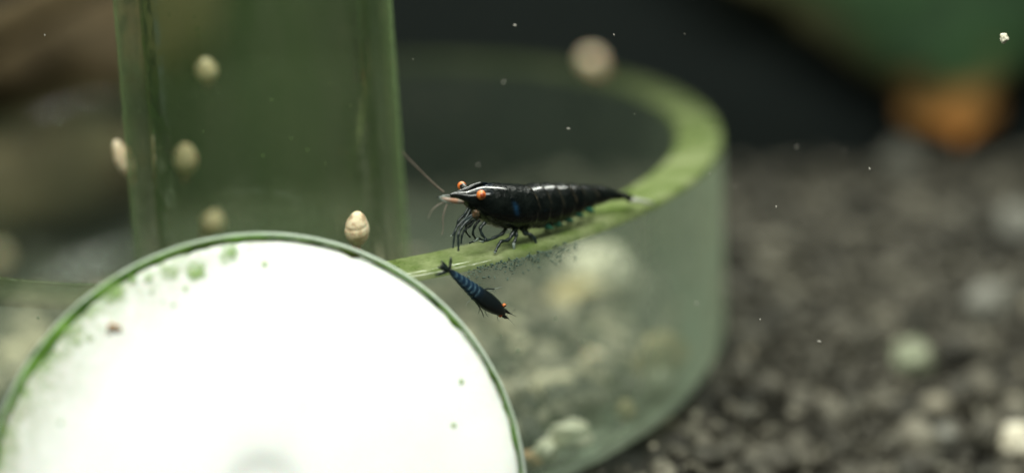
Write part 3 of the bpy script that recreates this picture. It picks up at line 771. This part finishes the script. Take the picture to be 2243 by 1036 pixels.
# ------------------------------------------------------------------ pebbles and bits
M_CREAM = mat_rock('cream_stone', (.62, .56, .42), (.78, .74, .62), 5)
M_TAN = mat_rock('tan_stone', (.36, .28, .14), (.48, .39, .21), 5)
M_GREEN = mat_rock('pale_green_stone', (.20, .22, .15), (.30, .32, .22), 5)
M_GREY = mat_rock('grey_stone', (.13, .128, .11), (.20, .195, .165), 5)
M_ORANGE = mat_rock('orange_grain', (.42, .24, .12), (.55, .36, .2), 6)
def pebble(name, px, py, z, rx, ry, rz, mat, label, cat='pebble', group='pale pebbles on the soil', seed=0, rough=.16):
    p = on_z(px, py, z + rz * .75)
    if z == FLOOR_Z:
        lim = RL - max(rx, ry) * .7; rr = math.hypot(p.x, p.y)
        if rr > lim: p.x *= lim / rr; p.y *= lim / rr
    elif z < .12:
        for _ in range(6): p = on_z(px, py, ground_z(p.x, p.y) + rz * .6)
        z = p.z - rz * .75
    p.z = z + rz * .75
    o = mesh_obj(name, *blob((0, 0, 0), rx, ry, rz, rough, 1.4, seed, ICO4 if name == 'shell_fragment' else ICO3, Matrix.Rotation(seed * 1.3, 3, 'Z'), .03), mat)
    if name == 'shell_fragment':                # raised ribs fan out from the hinge
        for v in o.data.vertices:
            a = math.atan2(v.co.z, v.co.x + rx); v.co *= 1 + .07 * math.cos(a * 26)
    o.location = p; tag(o, label, cat, group)
gp = 'pale pebbles on the soil'
pebble('pebble', 2000, 785, .08, .23, .2, .2, M_GREEN, 'pale green pebble lying on the soil right of the glass dish', seed=1)
pebble('pebble', 2228, 970, .05, .22, .2, .17, M_CREAM, 'bright cream pebble at the bottom right corner', seed=2)
pebble('pebble', 1968, 362, .1, .34, .3, .3, M_GREY, 'grey pebble at the back of the soil below the leaf tip', seed=3)
pebble('pebble', 2232, 492, .08, .3, .28, .24, M_GREY, 'grey pebble at the right edge of the picture, halfway up', seed=4)
pebble('pebble', 2172, 662, .08, .32, .24, .22, M_GREY, 'flat grey pebble above and right of the pale green one', seed=5)
pebble('pebble', 2072, 955, .06, .15, .14, .12, M_GREY, 'small grey pebble near the lower right, left of the cream one', seed=6)
gd = 'bits lying inside the dish'
pebble('shell_fragment', 1312, 598, FLOOR_Z, .44, .28, .26, M_CREAM, 'white rounded shell fragment in the dish, below the tail of the adult shrimp', 'shell', gd, 7, .2)
pebble('food_lump', 1262, 640, FLOOR_Z, .40, .22, .12, M_TAN, 'yellowish lump of food beside the white shell fragment', 'food', gd, 8, .25)
pebble('food_lump', 1490, 790, FLOOR_Z, .24, .26, .26, M_TAN, 'tan lump of food against the right wall of the dish', 'food', gd, 9, .2)
pebble('pebble', 1500, 838, FLOOR_Z, .15, .12, .12, M_CREAM, 'cream pebble below the tan lump at the right of the dish', 'pebble', gd, 10)
pebble('pebble', 1382, 902, FLOOR_Z, .09, .09, .10, M_TAN, 'small tan pebble by the lower front edge of the dish', 'pebble', gd, 11)
pebble('pebble', 1275, 965, FLOOR_Z, .22, .12, .11, M_CREAM, 'bright cream pebble at the front edge of the dish floor', 'pebble', gd, 12, .3)
pebble('pebble', 1195, 990, FLOOR_Z, .15, .10, .09, M_CREAM, 'cream pebble at the front edge of the dish floor, next to the white disc', 'pebble', gd, 13, .25)
pebble('pebble', 1168, 1003, FLOOR_Z, .10, .07, .06, M_ORANGE, 'orange grain beside the rim of the white disc', 'pebble', gd, 14, .25)
pts = []
for i in range(2000):
    a = rng.uniform(0, 6.283); r = 4.16 * math.sqrt(rng.random()); x, y = r * math.cos(a), r * math.sin(a)
    if math.hypot(x - TX, y - TY) < TR + .2 or y > 1.2 + rng.uniform(-.6, .6): continue
    pts.append((x, y, FLOOR_Z + .08))
tag(grain_cloud('gravel', pts, M_SAND, .06, .17), 'soil grains scattered on the floor of the glass dish', 'gravel', kind='stuff')

# ------------------------------------------------------------------ leaf and driftwood behind
def build_leaf():
    tip = on_z(2085, 318, .15); tip = Vector((tip.x, min(tip.y, 4.9), .2))
    dpt = (tip - CAM).dot(F_)
    A = at_depth(2085, 300, dpt); Bp = at_depth(2120, -330, dpt - 1.5)
    root_axis = Bp - A; Lw = root_axis.length; ax = root_axis.normalized(); view = -F_
    sd = ax.cross(view).normalized(); nrm = sd.cross(ax)
    v, mg, tp = [], [], []; nu, nv = 36, 24
    for i in range(nu + 1):
        t = i / nu
        wl = min(4.2, (.72 * min(1, math.sqrt(t / .05)) + max(0, t - .14) * 5.4) * (1 + .10 * noise.noise(Vector((t * 9, 3, 1)))))
        for j in range(nv + 1):
            s = j / nv * 2 - 1
            w = wl * (1.0 if s > 0 else 1.0)
            p = A + ax * (t * Lw) + sd * (s * w) + nrm * (.25 * math.cos(s * 1.5) - .15 * s * s + .12 * math.sin(t * 5 + s * 2)) + nrm * (.05 * noise.noise(Vector((t * 8, s * 3, 1))))
            v.append(p); mg.append(abs(s) ** 3); tp.append(max(0, 1 - t / .30) + .30 * noise.noise(Vector((t * 9, s * 2.2, 5))) * (t < .4) - .35 * s * s)
    f = [(i * (nv + 1) + j, i * (nv + 1) + j + 1, (i + 1) * (nv + 1) + j + 1, (i + 1) * (nv + 1) + j) for i in range(nu) for j in range(nv)]
    k = NT('ageing_leaf')
    a = k.n('ShaderNodeAttribute'); a.attribute_name = 'margin'; b = k.n('ShaderNodeAttribute'); b.attribute_name = 'tip'
    nz = k.noise(1.6, 5)
    c = k.mix(k.ramp(nz, [(.35, 0.0), (.65, 1.0)]), (.03, .06, .03), (.045, .10, .04))
    c = k.mix(k.ramp(a.outputs['Fac'], [(.15, 0.0), (.75, 1.0)]), c, (.085, .078, .038))
    c = k.mix(k.ramp(b.outputs['Fac'], [(.05, 0.0), (.35, .35), (.85, 1.0)]), c, (.66, .28, .075))
    mt = k.done(k.principled(c, .5, .4, bump=k.noise(6, 3), bstr=.3, bdist=.05))
    o = mesh_obj('plant_leaf', v, f, mt); attr(o, 'margin', mg); attr(o, 'tip', tp)
    so = o.modifiers.new('thickness', 'SOLIDIFY'); so.thickness = .06
    tag(o, 'big dark green leaf with brown margin and orange tip, hanging at the upper right', 'leaf')
build_leaf()
def build_wood():
    k = NT('brown_driftwood'); nz = k.noise(1.1, 6, .6, dist=.6)
    c = k.mix(k.ramp(nz, [(.35, 0.0), (.65, 1.0)]), (.05, .036, .018), (.13, .095, .05))
    c = k.mix(k.ramp(k.noise(.6, 3), [(.5, 0.0), (.7, .6)]), c, (.06, .065, .03))
    mt = k.done(k.principled(c, .8, .2, bump=nz, bstr=.8, bdist=.15))
    for (pp, rr, lab, sd) in (
        ([(-330, 330), (-80, 250), (120, 190), (290, 110), (400, -10), (470, -150)], [.95, .95, .92, .85, .6, .4], 'thick brown piece of driftwood slanting behind the tube at the upper left', 1),
        ([(-250, 130), (-60, 90), (60, 40), (170, -40), (260, -160)], [.28, .3, .28, .24, .2], 'thin olive-brown branch across the top left corner', 2),
        ([(-330, 450), (-60, 415), (150, 385), (330, 365)], [.75, .85, .78, .45], 'low lump of brown driftwood lying on the soil behind the dish at the left', 3)):
        dz = {1: 19.3, 2: 17.0, 3: 19.0}[sd]
        q = smooth_path([(a, b, r) for (a, b), r in zip(pp, rr)], 6)
        v, f = tube([at_depth(a, b, dz) for a, b, r in q], [r for a, b, r in q], 20)
        v = [p + Vector((noise.noise(p * .9 + Vector((sd, 0, 0))), noise.noise(p * .9 + Vector((9, sd, 0))), noise.noise(p * .9 + Vector((3, 5, sd))))) * (.12 if sd == 2 else .3) for p in v]
        o = mesh_obj('driftwood', v, f, mt); tag(o, lab, 'driftwood', 'driftwood behind the dish')
build_wood()

# ------------------------------------------------------------------ drifting specks
k = NT('pale_speck'); M_SPECK = k.done(k.principled(k.mix(k.noise(8), (.26, .25, .22), (.42, .39, .35)), .6, .3))
parts = []
for i, (x, y, r) in enumerate([(1128, 56, 5), (1345, 77, 3), (1103, 180, 4), (1245, 282, 4), (1905, 371, 5), (1745, 322, 3.5), (1555, 381, 3), (1700, 453, 4), (1047, 361, 3.5), (1795, 748, 6), (1665, 700, 4), (1526, 664, 4), (1500, 75, 2), (98, 78, 3), (1610, 410, 2), (905, 130, 2), (1390, 250, 2), (1850, 330, 2)]):
    dz = 10.6 + .4 * math.sin(i * 2.1); R = .62 * r / FPX * dz
    parts.append(blob(at_depth(x, y, dz), R * 1.2, R * .7, R * .6, .4, 1.3, i, ICO1, Matrix.Rotation(i * 1.1, 3, 'Y')))
tag(mesh_obj('drifting_specks', *join(parts), M_SPECK), 'tiny pale specks drifting in the water', 'specks', kind='stuff')
o = mesh_obj('drifting_crumb', *blob((0, 0, 0), .032, .024, .034, .35, 1.5, 4, ICO2), M_CREAM); o.location = at_depth(2200, 84, 10.8)
tag(o, 'pinkish white crumb drifting in front of the dark green leaf', 'crumb')
